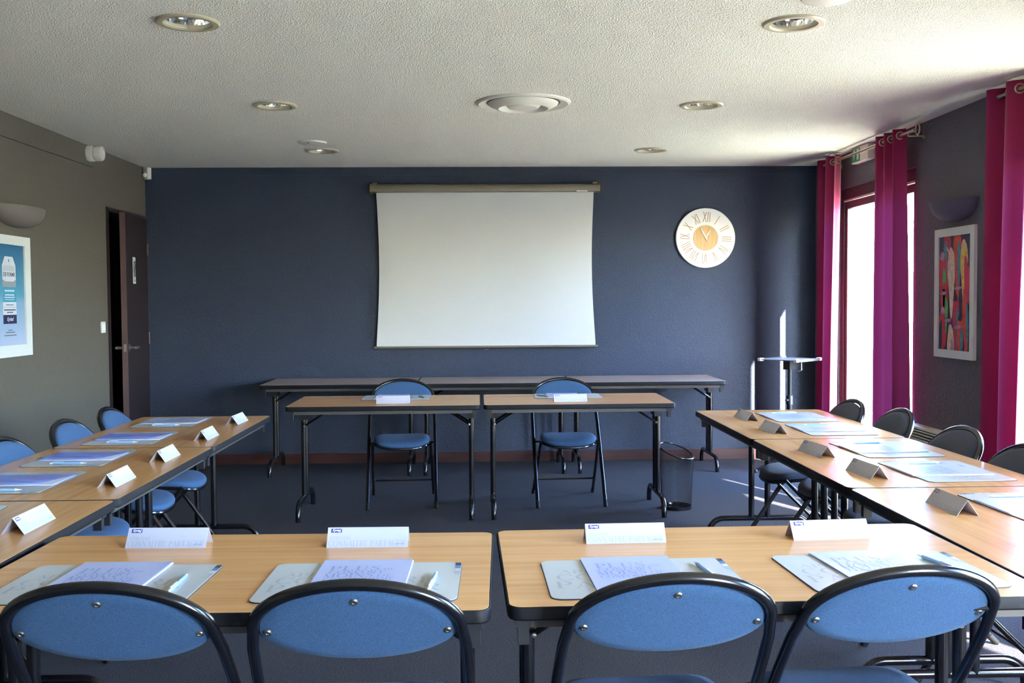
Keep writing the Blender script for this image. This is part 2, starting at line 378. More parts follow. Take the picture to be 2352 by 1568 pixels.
for i, (y0, y1) in enumerate(((4.70, 5.955), (3.452, 4.693), (2.20, 3.445))):
    make_table(y1-y0, D2, (1.256+D2/2, (y0+y1)/2), R(90), 'beech folding table of the row along the windows, %s' % ('farthest from the camera', 'middle one', 'nearest the camera')[i])
make_table(1.222, D2, (-.611, 6.40+D2/2), 0, 'beech folding table facing the camera, left one of the pair')
make_table(1.214, D2, (.625, 6.40+D2/2), 0, 'beech folding table facing the camera, right one of the pair')
for i, x in enumerate((-1.13, .111, 1.352)):
    make_table(1.236, D2, (x, 8.10+D2/2), 0, 'grey-brown folding table against the navy back wall, %s' % ('left end', 'middle one', 'right end')[i], M_GREYLAM)

# ------------------------------------------------------------------ chairs
def make_chair(fabric=None):
    fabric = fabric or M_BLUE
    root = empty('folding_chair')
    r = .0125; y0, z1, y1 = .265, .825, -.305
    sl = Vector((0, y1-y0, z1)).normalized(); ln = Vector((0, y1-y0, z1)).length
    def P(x, s, off=0):   # point in the leaning plane of the main tube
        n = Vector((0, sl.z, -sl.y)); q = Vector((x, y0, 0)) + sl*s + n*off; return q
    aw, ah = .2155, .137; sb = ln-ah
    half = [P(.229, .012), P(.230, .2), P(.230, .5), P(.228, sb-.17), P(.224, sb-.06)]
    half += [P(aw*math.cos(t), sb+ah*math.sin(t)) for t in [PI/2*i/16 for i in range(17)]]
    pts = half + [Vector((-p.x, p.y, p.z)) for p in half[:-1][::-1]]
    b = MB(); b.tube(pts, r, 14); b.build('main_frame', M_BLACK, root)
    for sx in (-1, 1):
        b = MB(); b.tube([(sx*.196, .150, .428), (sx*.204, .0, .272), (sx*.216, -.265, .012)], .0105, 12); b.build('rear_leg', M_BLACK, root)
        b = MB(); b.tube([P(sx*.229, 0), P(sx*.229, .05)], .0142, 12); b.build('foot_cap', M_MATT, root)
        d = Vector((sx*.012, -.265, -.26)).normalized(); q = Vector((sx*.216, -.265, .012))
        b = MB(); b.tube([q+d*.012, q-d*.035], .0125, 12); b.build('foot_cap', M_MATT, root)
    b = MB(); b.tube([(-.211, -.15, .126), (.211, -.15, .126)], .007, 8); b.build('rear_stretcher', M_BLACK, root)
    b = MB(); b.tube([(-.228, -.012, .412), (.228, -.012, .412)], .007, 8); b.build('seat_pivot', M_BLACK, root)
    # back pad
    N = 56; K = 8
    def outline(k):
        t = 2*PI*k/N; c, s = math.cos(t), math.sin(t)
        return (  .2085*c, (.128 if s > 0 else .088)*s)
    def layer(sc, off, curve=.006):
        out = []
        for k in range(N):
            x, s = outline(k); x *= sc; s *= sc
            out.append(P(x, sb-.006+s, off + curve*(x/.2)**2))
        return out
    b = MB()
    rings = [layer(.35, -.008), layer(.80, -.008), layer(.965, -.007), layer(.995, -.003), layer(1, .002), layer(.99, .009), layer(.95, .014), layer(.8, .017), layer(.35, .018)]
    b.rings(rings); pad = b.build('backrest', fabric, root, True, 60)
    for x, s in ((0, .100), (-.186, .0), (.186, .0)):
        b = MB(); mx = Matrix.Translation(P(x, sb-.006+s, -.008+.006*(x/.2)**2)) @ Vector((0, -sl.z, sl.y)).to_track_quat('Z', 'Y').to_matrix().to_4x4()
        b.lathe([(0, .0015), (.0028, .0015), (.0034, .0030), (.007, .0027), (.0090, .0005), (.0092, -.002)], 14, mx=mx); b.build('rivet', M_CHROME, pad)
    # seat
    N = 48
    def so(k, sc=1, z=0, dish=.013):
        t = 2*PI*k/N; c, s = math.cos(t), math.sin(t); e = 2/2.9
        x = math.copysign(abs(c)**e, c); y = math.copysign(abs(s)**e, s)
        w = .190 + .012*y
        X, Y = w*x*sc, .192*y*sc
        return (X, Y+.022, z + dish*((X/.19)**2 - .5) - .020*max(0, Y/.192)**2*.9)
    b = MB(); Z = .440
    b.rings([[so(k, sc, z) for k in range(N)] for sc, z in ((.3, Z-.016), (.93, Z-.016), (.985, Z-.010), (1, Z), (.985, Z+.011), (.94, Z+.019), (.82, Z+.024), (.55, Z+.026), (.25, Z+.026))])
    seat = b.build('seat', fabric, root, True, 60)
    b = MB(); b.tube([so(k, .975, Z-.021) for k in range(N)], .0085, 8, True); b.build('seat_rim', M_BLACK, root)
    return root
proto = {}
def chair(x, y, deg, label, group='blue folding chairs', fabric=None):
    k = fabric.name if fabric else ''
    if k in proto: o = copy_tree(proto[k])
    else: o = proto[k] = make_chair(fabric)
    o.location = (x, y, 0); o.rotation_euler = (0, 0, R(deg)); tag(o, label, 'chair', group); return o
for x, y, a, l in ((-.760, 2.345, -2.5, 'leftmost'), (-.258, 2.335, 0, 'second from the left'), (.383, 2.345, 3.5, 'second from the right'), (.872, 2.375, 5.5, 'rightmost')):
    chair(x, y, a, 'blue padded folding chair seen from behind at the nearest table row, %s' % l)
chair(-.545, 7.10, 183, 'blue folding chair behind the table pair facing the camera, left one')
chair(.60, 7.08, 182, 'blue folding chair behind the table pair facing the camera, right one')
for y, a, l in ((5.56, -88, 'farthest from the camera'), (4.97, -91, 'second from the far end'), (4.32, -89, 'third from the far end'), (3.74, -90, 'fourth from the far end')):
    chair(-1.715, y, a, 'blue folding chair on the door-wall side of the left row, %s' % l)
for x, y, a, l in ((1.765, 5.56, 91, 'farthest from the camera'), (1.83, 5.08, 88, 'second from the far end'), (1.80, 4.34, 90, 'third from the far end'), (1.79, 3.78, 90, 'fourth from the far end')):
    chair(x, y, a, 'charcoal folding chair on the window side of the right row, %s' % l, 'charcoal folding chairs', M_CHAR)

# ------------------------------------------------------------------ lettering
def stroke(b, pts, ws, z=0, mi=0):
    vs = []; k = len(pts)
    for i in range(k):
        a = pts[max(i-1, 0)]; c = pts[min(i+1, k-1)]; dx, dy = c[0]-a[0], c[1]-a[1]; l = math.hypot(dx, dy) or 1
        w = ws[i] if isinstance(ws, (list, tuple)) else ws
        nx, ny = -dy/l*w/2, dx/l*w/2
        vs += [(pts[i][0]+nx, pts[i][1]+ny, z), (pts[i][0]-nx, pts[i][1]-ny, z)]
    b.add(vs, [(2*i, 2*i+1, 2*i+3, 2*i+2) for i in range(k-1)], mi)
TK, TN = .15, .045
def ell(cx, cy, rx, ry, a0, a1, n=18):
    ps = []; ws = []
    for i in range(n+1):
        t = R(a0+(a1-a0)*i/n); ps.append((cx+rx*math.cos(t), cy+ry*math.sin(t))); ws.append(TN+(TK-TN)*abs(math.cos(t))**1.5)
    return ps, ws
def glyph(ch):
    S = []
    V = lambda x, w=TK, a=0, c=1: S.append(([(x, a), (x, c)], w))
    Hh = lambda x0, x1, y: S.append(([(x0, y), (x1, y)], TN))
    serif = lambda x, y, w=.15: Hh(x-w, x+w, y)
    if ch == 'I': V(.17); serif(.17, .02); serif(.17, .98); adv = .36
    elif ch == 'L': V(.17); serif(.17, .98); Hh(.02, .62, .02); S.append(([(.6, 0), (.62, .22)], TN)); adv = .68
    elif ch == 'T': V(.36); serif(.36, .02); Hh(.03, .69, .98); S.append(([(.04, 1), (.02, .78)], TN)); S.append(([(.68, 1), (.7, .78)], TN)); adv = .74
    elif ch in 'EF':
        V(.17); Hh(.02, .60, .98); Hh(.17, .46, .52); S.append(([(.46, .40), (.46, .64)], TN)); S.append(([(.58, 1), (.6, .78)], TN))
        if ch == 'E': Hh(.02, .62, .02); S.append(([(.6, 0), (.63, .24)], TN))
        else: serif(.17, .02)
        adv = .68
    elif ch in 'PR':
        V(.17); serif(.17, .02); Hh(.02, .34, .98); Hh(.17, .34, .5); S.append(ell(.34, .74, .24, .24, 90, -90))
        if ch == 'R': S.append(([(.36, .5), (.58, .05), (.7, .02)], [TK*.9, TK*.9, TN]))
        adv = .72 if ch == 'R' else .66
    elif ch == 'D': V(.17); Hh(.02, .36, .98); Hh(.02, .36, .02); S.append(ell(.34, .5, .38, .48, 90, -90)); adv = .80
    elif ch == 'O': S.append(ell(.42, .5, .35, .49, 0, 360, 28)); adv = .84
    elif ch in 'CG':
        S.append(ell(.42, .5, .35, .49, 52, 308, 24)); S.append(([(.67, .99), (.67, .70)], TN))
        if ch == 'G': V(.66, TK*.8, .04, .42); serif(.66, .42, .13)
        else: S.append(([(.67, .01), (.67, .22)], TN))
        adv = .80
    elif ch == 'S':
        ps = [(.50, .82), (.42, .95), (.28, .98), (.13, .90), (.11, .74), (.22, .60), (.38, .48), (.50, .34), (.49, .15), (.36, .03), (.2, .02), (.08, .14), (.06, .22)]
        ws = [TN, TN, TN, .09, .11, TK, TK, TK, .11, TN, TN, TN, TN]; S.append((ps, ws)); S.append(([(.51, .99), (.52, .74)], TN)); S.append(([(.06, .01), (.05, .27)], TN)); adv = .60
    elif ch == 'U': V(.17, TK, .3, 1); serif(.17, .98); V(.63, TN, .3, 1); serif(.63, .98, .11); S.append(([(.17, .32), (.19, .14), (.28, .04), (.42, .02), (.56, .08), (.62, .2), (.63, .32)], [TK, .13, .08, TN, TN, TN, TN])); adv = .78
    elif ch == 'N': V(.15, TN); serif(.15, .02, .11); Hh(.0, .2, .98); S.append(([(.13, .98), (.68, .02)], TK)); V(.69, TN); serif(.69, .98, .11); adv = .82
    elif ch == 'M': V(.14, TN); serif(.14, .02, .11); S.append(([(.14, .98), (.44, .03)], TK)); S.append(([(.44, .03), (.75, .98)], TN)); V(.77, TK); serif(.77, .02); adv = .96
    elif ch == 'A': S.append(([(.08, .02), (.37, .98)], TN)); S.append(([(.37, .98), (.66, .02)], TK)); Hh(.18, .56, .34); serif(.08, .02, .1); serif(.66, .02, .13); adv = .74
    elif ch == '^': S.append(([(-.30, 1.06), (-.19, 1.17), (-.08, 1.06)], TN)); adv = 0
    elif ch == ',': S.append(([(.1, .08), (.05, -.14)], .08)); adv = .2
    else: adv = .34
    return S, adv
def serif_text(b, txt, x, y, size, sx=1, z=0, wd=None, mi=0):
    adv = sum(glyph(c)[1]+(.06 if c != '^' else 0) for c in txt)
    if wd: sx = wd/(adv*size)
    for c in txt:
        S, a = glyph(c)
        for ps, ws in S:
            stroke(b, [(x+p[0]*size*sx, y+p[1]*size) for p in ps], [w*size for w in ws] if isinstance(ws, list) else ws*size, z, mi)
        x += (a+(.06 if c != '^' else 0))*size*sx
    return x
TXC = {}
def sans(txt, size, shear=0, bold=0):
    k = (txt, shear, bold)
    if k not in TXC:
        cu = bpy.data.curves.new('t', 'FONT'); cu.body = txt; cu.size = 1; cu.shear = shear; cu.offset = bold; cu.resolution_u = 3
        cu.align_x = 'CENTER'; o = bpy.data.objects.new('t', cu); COL.objects.link(o)
        me = bpy.data.meshes.new_from_object(o); TXC[k] = ([tuple(v.co) for v in me.vertices], [tuple(p.vertices) for p in me.polygons])
        bpy.data.objects.remove(o); bpy.data.meshes.remove(me); bpy.data.curves.remove(cu)
    vs, fs = TXC[k]; return [(v[0]*size, v[1]*size, v[2]) for v in vs], fs
def sans_add(b, txt, cx, y, size, z=0, shear=0, bold=0, mi=0, wd=None, mx=None):
    vs, fs = sans(txt, size, shear, bold)
    q = 1
    if wd:
        w = max(v[0] for v in vs)-min(v[0] for v in vs); q = wd/w
    b.add([(v[0]*q+cx, v[1]+y, z) for v in vs], fs, mi, mx)

# ------------------------------------------------------------------ place settings
PW, PD = .455, .33
def make_pad():
    root = empty('desk_pad')
    b = MB(); b.slab(PW, PD, .026, 0, .0022, .0004, 5); b.build('rubber_base', M_PADEDGE, root)
    b = MB(); b.slab(PW-.003, PD-.003, .0245, .0018, .0032, .0003, 5); b.build('writing_surface', M_PAD, root)
    b = MB(); z = .0036
    serif_text(b, 'APPRENDRE', -.19, .040, .030, z=z, wd=.27); serif_text(b, 'CONNAI^TRE', -.20, -.020, .050, z=z, wd=.37); serif_text(b, 'PARTAGER', -.21, -.085, .056, z=z, wd=.40)
    b.build('lettering', M_INK, root, False)
    for i in range(4):
        b = MB(); b.add([(PW/2-.016, .128-i*.026, z), (PW/2-.0025, .128-i*.026, z), (PW/2-.0025, .153-i*.026, z), (PW/2-.016, .153-i*.026, z)], [(0, 1, 2, 3)]); b.build('colour_swatch', M_SW[i], root, False)
    return root
FW, FD = .22, .31
def make_folder(lift):
    """document folder, spine on the left, front cover lifted on the open right side by up to `lift`"""
    root = empty('document_folder')
    b = MB(); b.slab(FW, FD, .002, 0, .0012, .0002, 2); b.build('back_cover', M_FOLDIN if lift > .004 else M_FOLDER, root)
    b = MB(); b.slab(FW-.008, FD-.008, .001, .0012, .0030, .0002, 2, cx=.003, cy=.001); b.build('paper_sheets', M_PAPER, root)
    nx, ny = 12, 10; b = MB(); vs = []; top = .0036
    SH = lambda u, v: (lift*.9*(v**3)*u if lift < .004 else .028*(v**5)*u)
    def cz(u, v): return top + lift*(u**1.6)*(.62+.38*math.sin(PI*min(1, max(0, v*1.02))))*(1.0 if lift < .004 else (1-.55*v**5))
    for i in range(nx+1):
        for j in range(ny+1):
            u, v = i/nx, j/ny
            sh = SH(u, v)                  # the far corner swings back a little
            vs.append((-FW/2+FW*u-lift*.25*u*u-sh, -FD/2+FD*v-sh*1.6, cz(u, v)+.0006))
    b.add(vs, [(i*(ny+1)+j, (i+1)*(ny+1)+j, (i+1)*(ny+1)+j+1, i*(ny+1)+j+1) for i in range(nx) for j in range(ny)])
    b.build('front_cover', M_COVER if lift > .004 else M_FOLDER, root, True, 60)
    if lift < .004:
        b = MB()
        for t, x, y, sz, w in (('PLUS', -.085, .050, .042, .125), ('DE', .046, .050, .016, .03), ('CONFORT,', -.082, .022, .026, .140), ('MOINS', -.090, -.012, .036, .120), ('DE', .036, -.012, .022, .04), ('CONFORMISME', -.085, -.040, .024, .165)):
            serif_text(b, t, x, y, sz, wd=w)
        def drape(v):
            u, w = (v[0]+FW/2)/FW, (v[1]+FD/2)/FD; sh = SH(u, w)
            return (v[0]-lift*.25*u*u-sh, v[1]-sh*1.6, cz(u, w)+.0010)
        b.v = [drape(v) for v in b.v]
        b.build('lettering', M_FINK, root, False)
        b = MB(); b.add([(.045, -.125, 0), (.085, -.125, 0), (.085, -.110, 0), (.045, -.110, 0)], [(0, 1, 2, 3)]); b.v = [drape(v) for v in b.v]; b.build('logo_print', M_FINK, root, False)
    return root
def make_pen():
    root = empty('ballpoint_pen'); r = .0048
    b = MB(); mx = Matrix.Translation((0, 0, r)) @ Matrix.Rotation(-PI/2, 4, 'X')
    b.lathe([(.0035, -.062), (r, -.058), (r, .035), (.0044, .048)], 14, mx=mx); b.build('barrel', M_PEN, root)
    b = MB(); b.lathe([(0, .072), (.0008, .071), (.0012, .066), (.0044, .048)], 14, mx=mx); b.build('tip', M_PENW, root)
    b = MB(); b.lathe([(0, -.075), (.0030, -.0745), (.0035, -.072), (.0035, -.062)], 14, mx=mx); b.build('push_button', M_PENW, root)
    b = MB(); b.box(-.0018, .0018, -.060, -.020, 2*r, 2*r+.0016); b.box(-.0018, .0018, -.062, -.056, 1.2*r, 2*r+.0016); b.build('clip', M_PENW, root, False)
    return root
CW, CB, CHH = .215, .066, .047
def make_card():
    root = empty('name_card'); t = .0006
    for s in (-1, 1):
        b = MB()
        n = Vector((0, s*CHH, CB/2)).normalized()*t
        q = [(-CW/2, s*CB/2, 0), (CW/2, s*CB/2, 0), (CW/2, 0, CHH), (-CW/2, 0, CHH)]
        b.add([tuple(Vector(p)) for p in q] + [tuple(Vector(p)-n) for p in q], [(0, 1, 2, 3), (7, 6, 5, 4), (0, 4, 5, 1), (1, 5, 6, 2), (2, 6, 7, 3), (3, 7, 4, 0)])
        pn = b.build('panel', M_CARD, root, False)
        # print frame: local x to the reader's right, y up the panel
        ux = Vector((-s, 0, 0)); uy = Vector((0, -s*CB/2, CHH)).normalized(); un = ux.cross(uy)
        fm = Matrix(((ux.x, uy.x, un.x, 0), (ux.y, uy.y, un.y, s*CB/2), (ux.z, uy.z, un.z, 0), (0, 0, 0, 1)))
        b = MB(); e = .0003
        b.add([(-.0985, .0425, e), (-.070, .0425, e), (-.070, .0535, e), (-.0985, .0535, e)], [(0, 1, 2, 3)], 0, fm)
        sans_add(b, 'Kyriad', -.0845, .0460, .0088, e*1.8, .35, .03, 1, .0235, fm)
        b.add([(-.079, .0438, e*1.8), (-.072, .0438, e*1.8), (-.072, .0446, e*1.8), (-.079, .0446, e*1.8)], [(0, 1, 2, 3)], 1, fm)
        b.build('logo_print', [M_LOGO, M_PAPER], pn, False)
        b = MB(); serif_text(b, 'APPRENDRE', -.102, .0225, .009, z=e, wd=.058); serif_text(b, 'CONNAI^TRE PARTAGER', -.103, .0035, .0165, z=e*1.2, wd=.203)
        b.v = [tuple(fm @ Vector(v)) for v in b.v]; b.build('slogan_print', M_CINK, pn, False)
        b = MB(); sans_add(b, 'www.kyriad.com', .085, .0085, .0042, e*2, 0, .02, 0, .026, fm); b.build('web_print', M_CTINY, pn, False)
    return root
PROTO = {}
def inst(key, maker, *a):
    if key not in PROTO: PROTO[key] = maker(*a); return PROTO[key]
    return copy_tree(PROTO[key])
def put(o, cx, cy, deg, dx, dy, z, rot=0):
    """(dx, dy) from the pad centre in the sitter's frame (x right, y forward)"""
    a = R(deg); o.location = (cx+dx*math.cos(a)-dy*math.sin(a), cy+dx*math.sin(a)+dy*math.cos(a), z); o.rotation_euler = (0, 0, R(deg+rot))
NEAR = ['leftmost', 'second from the left', 'second from the right', 'rightmost']
SIDE = ['farthest', 'second farthest', 'third farthest', 'fourth farthest', 'nearest visible']
SETS = []
# (row, label of place, pad centre, heading, folder offset, folder turn, lift, pen offset, pen turn, card position, card heading)
for i, (px, py, a, fx, fr_, pen, pr, c, ca) in enumerate((
    (-.868, 2.375, -2, (-.012, .020), 0, (.172, -.012), 2, (-.838, 2.755), -2.5),
    (-.278, 2.360, -1, (-.004, .022), 0, (.166, -.015), -4, (-.302, 2.728), -1),
    (.374, 2.357, 1, (-.014, .018), 1, (.155, .040), 6, (.386, 2.733), 1),
    (.958, 2.382, 3, (-.008, .020), 2, (.148, .045), 10, (.944, 2.742), 3.5))):
    SETS.append(('on the nearest table row, %s' % NEAR[i], (px, py), a, fx, fr_, .0022, pen, pr, c, ca))
for i, (py, lift, fo) in enumerate(((5.632, .003, (-.025, .0)), (4.970, .014, (-.022, .004)), (4.345, .015, (-.022, .004)), (3.762, .015, (-.022, .004)), (3.10, .014, (-.02, 0)))):
    SETS.append(('on the left table row, %s' % SIDE[i], (-1.682, py), -90, fo, 0, lift, (.182, .02), (0, -1, 1, -1, 0)[i] + 0, (-1.322, (5.59, 4.965, 4.312, 3.745, 3.015)[i]), (-92, -90, -90, -90, -90)[i]))
for i, (py, a, fo) in enumerate(((5.57, 91, (-.004, .012)), (5.015, 90, (-.004, .012)), (4.330, 92, (-.008, .012)), (3.765, 92, (-.004, .018)), (3.09, 92, (.0, .012)))):
    SETS.append(('on the right table row, %s' % SIDE[i], (1.735, py), a, fo, 0, .0022, (.150, .02), 0, ((1.440, 5.50), (1.432, 4.965), (1.402, 4.225), (1.420, 3.712), (1.445, 3.085))[i], (94, 94, 97, 94, 90)[i]))
SETS.append(('on the left table facing the camera', (-.567, 6.955), 180, (.03, .0), 0, .0022, (-.17, .03), 20, (-.56, 6.59), 180))
SETS.append(('on the right table facing the camera', (.592, 6.945), 180, (.03, .0), 0, .0022, (.17, .03), 30, (.58, 6.585), 181))
for (pl, (px, py), a, fo, fr_, lift, pen, pr, c, ca) in SETS:
    o = inst('pad', make_pad); put(o, px, py, a, 0, 0, TZ); tag(o, 'grey rounded desk pad with faint lettering %s' % pl, 'desk pad', 'desk pads')
    o = inst(('f', lift), make_folder, lift); put(o, px, py, a, fo[0], fo[1], TZ+.0034, fr_)
    tag(o, ('lilac-blue folder with its cover lifted off white paper ' if lift > .004 else 'flat lilac-blue paper folder ')+pl, 'folder', 'document folders')
    o = inst('pen', make_pen); put(o, px, py, a, pen[0], pen[1], TZ+.0033, pr); tag(o, 'pale blue and white ballpoint pen %s' % pl, 'pen', 'ballpoint pens')
    o = inst('card', make_card); put(o, c[0], c[1], ca, 0, 0, TZ+.0002); tag(o, 'white folded name card standing %s' % pl, 'name card', 'name cards')
o = inst('card', make_card); put(o, 1.475, 2.50, 92, 0, 0, TZ+.0002); tag(o, 'white folded name card cut by the right picture edge on the window row', 'name card', 'name cards')

# ------------------------------------------------------------------ projection screen
sx0, sx1 = -.925, 1.037; sc_ = (sx0+sx1)/2; WSC = sx1-sx0
root = empty('projection_screen', (sc_, YB, .95)); tag(root, 'white pull-down projection screen hanging on the navy back wall', 'screen')
b = MB(); cz_ = 2.357-.95
prof = [(-.088, -.030), (-.092, -.012), (-.088, .014), (-.070, .030), (-.040, .038), (-.012, .036), (-.010, -.040), (-.060, -.040)]
rings = [[(x, y, cz_+z) for y, z in prof] for x in (-WSC/2+.012, WSC/2-.012)]
b.rings(rings); b.build('case', M_CASE, root, True, 40)
for s in (-1, 1):
    b = MB(); rings = [[(s*x, y*1.04, cz_+z*1.06) for y, z in prof] for x in (WSC/2-.012, WSC/2)]; b.rings(rings); b.build('end_cap', mat('brass_cap', srgb(148, 128, 76), .4, metal=.5), root, True, 40)
    b = MB(); b.box(s*(WSC/2-.04)-.018, s*(WSC/2-.04)+.018, -.06, 0, cz_+.036, cz_+.048); b.build('wall_bracket', M_CASE, root, False)
b = MB(); nx, nz = 40, 30; vs = []; zt, zb = 2.322-.95, 1.005-.95
for i in range(nx+1):
    for j in range(nz+1):
        u, v = i/nx*2-1, j/nz
        hw_ = .923+.014*v-.022*math.sin(PI*min(1, v*1.02))*1.0 + .006
        edge = abs(u)**6
        x = u*hw_; y = -.066+.030*v + .020*edge*math.sin(PI*v) + .0016*math.sin(u*9+1)*math.sin(PI*(1-v)**.8)
        vs.append((x, y, zt+(zb-zt)*v))
b.add(vs, [(i*(nz+1)+j, (i+1)*(nz+1)+j, (i+1)*(nz+1)+j+1, i*(nz+1)+j+1) for i in range(nx) for j in range(nz)])
b.build('fabric', M_SCREEN, root, True, 80)
b = MB(); b.tube([(-.965, -.036, zb-.006), (.965, -.036, zb-.006)], .0095, 12); b.build('bottom_bar', M_CASE, root)
b = MB(); b.tube([(-.02, -.042, zb-.012), (-.014, -.042, zb-.03), (.014, -.042, zb-.03), (.02, -.042, zb-.012)], .002, 6); b.build('pull_loop', M_CASE, root)
b = MB(); b.box(.78, .875, -.0935, -.088, cz_-.036, cz_-.026); b.build('maker_plate', M_PLASTIC, root, False)

# ------------------------------------------------------------------ clock
root = empty('wall_clock', (1.96, YB, 1.925)); root.rotation_euler = (0, R(3.5), 0); tag(root, 'round white wall clock with wooden Roman numerals and centre', 'clock')
FMC = Matrix.Rotation(PI/2, 4, 'X')
b = MB(); b.lathe([(0, .026), (.254, .026), (.258, .022), (.258, 0)], 72, mx=FMC); b.build('dial', M_WHITE, root)
b = MB(); b.lathe([(0, .0285), (.109, .0285), (.110, .0275), (.110, .025)], 56, mx=FMC); b.build('centre_disc', M_PLY, root)
ROM = ['XII', 'I', 'II', 'III', 'IV', 'V', 'VI', 'VII', 'VIII', 'IX', 'X', 'XI']
for h, tx in enumerate(ROM):
    b = MB(); wd = {'I': .019, 'V': .036, 'X': .036}; tot = sum(wd[c] for c in tx)*.95; x = -tot/2; hh = .043; z = .0285; rr = .181
    for c in tx:
        w = wd[c]*.95
        if c == 'I': segs = [((x+w/2, -hh), (x+w/2, hh))]
        elif c == 'V': segs = [((x+.003, hh), (x+w/2, -hh)), ((x+w-.003, hh), (x+w/2, -hh))]
        else: segs = [((x+.003, hh), (x+w-.003, -hh)), ((x+w-.003, hh), (x+.003, -hh))]
        for p, q in segs:
            d = Vector((q[0]-p[0], q[1]-p[1], 0)).normalized(); n = Vector((-d.y, d.x, 0))*.0026
            mx = FMC @ Matrix.Rotation(-2*PI*h/12, 4, 'Z') @ Matrix.Translation((0, rr, 0))
            vs = [(p[0]+n.x, p[1]+n.y), (p[0]-n.x, p[1]-n.y), (q[0]-n.x, q[1]-n.y), (q[0]+n.x, q[1]+n.y)]
            b.rings([[(v[0], v[1], .0255) for v in vs], [(v[0], v[1], z) for v in vs]], 0, mx)
        x += w
    b.build('numeral', M_NUM, root, False)
for nm, ln, tl, w, ang in (('minute_hand', .112, .045, .006, -31), ('hour_hand', .085, .0, .005, 28)):
    mx = FMC @ Matrix.Rotation(-R(ang), 4, 'Z'); b = MB(); z = .033 if nm[0] == 'm' else .031
    vs = [(-w*.4, -tl), (w*.4, -tl), (w, ln*.45), (0, ln), (-w, ln*.45)]
    b.rings([[(v[0], v[1], z) for v in vs], [(v[0], v[1], z+.0015) for v in vs]], 0, mx); b.build(nm, M_WHITE, root, False)
b = MB(); b.lathe([(0, .037), (.007, .037), (.007, .028)], 20, mx=FMC); b.build('hub', M_WHITE, root)

# ------------------------------------------------------------------ framed poster (left wall)
root = empty('framed_poster', (XL, 6.262, 1.44)); tag(root, 'white-framed blue poster with a white label drawing on the taupe wall', 'picture')
FMP = Matrix(((0, 0, 1, 0), (1, 0, 0, 0), (0, 1, 0, 0), (0, 0, 0, 1)))   # local: x -> +Y, y -> Z, z -> +X
HWp, HHp, bw = .280, .366, .078
b = MB()
for x0, x1, y0, y1 in ((-HWp, HWp, HHp-.056, HHp), (-HWp, HWp, -HHp, -HHp+.070), (-HWp, -HWp+bw, -HHp+.070, HHp-.056), (HWp-bw, HWp, -HHp+.070, HHp-.056)): b.box(x0, x1, y0, y1, 0, .022, 0, FMP)
b.build('frame', M_FRAMEW, root, False)
b = MB(); b.box(-HWp+bw, HWp-bw, -HHp+.070, HHp-.056, 0, .012, 0, FMP); pr = b.build('print', M_POSTER, root, False)
def pp(pts, z, m, nm):
    b = MB(); b.add([(x, y, z) for x, y in pts], [tuple(range(len(pts)))], 0, FMP); return b.build(nm, m, pr, False)
pp([(-.088, -.166), (.088, -.166), (.088, .185), (.052, .238), (-.052, .238), (-.088, .185)], .0123, M_SKIN[4], 'label_shape')
pp([(-.088, .055), (.088, .055), (.088, .10), (.05, .088), (-.05, .088), (-.088, .10)], .0126, M_SKIN[5], 'label_photo')
pp([(-.088, -.035), (.088, -.035), (.088, .055), (-.088, .055)], .0126, M_SKIN[0], 'label_teal_band')
pp([(-.088, -.166), (.088, -.166), (.088, -.112), (-.088, -.112)], .0126, M_SKIN[2], 'label_navy_band')
pp([(-.006, .205), (.006, .205), (.006, .222), (-.006, .222)], .0126, M_SKIN[0], 'label_hole')
pp([(-.088, -.068), (.088, -.068), (.088, -.066), (-.088, -.066)], .0126, M_SKIN[5], 'rule_line')
b = MB()
sans_add(b, 'DE FORME', 0, .120, .032, .0128, 0, .03, 0, .15, FMP)
b.build('dark_lettering', M_SKIN[3], pr, False)
b = MB()
for k in range(9): b.add([(-.075+k*.0172, .150, .0128), (-.063+k*.0172, .150, .0128), (-.063+k*.0172, .184, .0128), (-.075+k*.0172, .184, .0128)], [(0, 1, 2, 3)], 0, FMP)
b.build('grey_lettering', M_SKIN[1], pr, False)
b = MB()
for y, h, w in ((.028, .016, .13), (.004, .012, .12), (-.010, .009, .135), (-.022, .005, .13)): b.add([(-w/2, y, .0128), (w/2, y, .0128), (w/2, y+h*.6, .0128), (-w/2, y+h*.6, .0128)], [(0, 1, 2, 3)], 0, FMP)
sans_add(b, 'Kyriad', 0, -.148, .030, .0128, .3, .03, 0, .085, FMP)
b.build('white_lettering', M_SKIN[4], pr, False)
b = MB()
for y, h, w in ((-.054, .004, .10), (-.086, .007, .15), (-.100, .006, .08), (-.206, .004, .06), (-.220, .005, .12), (-.238, .005, .16)): b.add([(-w/2, y, .0128), (w/2, y, .0128), (w/2, y+h, .0128), (-w/2, y+h, .0128)], [(0, 1, 2, 3)], 0, FMP)
b.build('small_lettering', M_SKIN[3], pr, False)

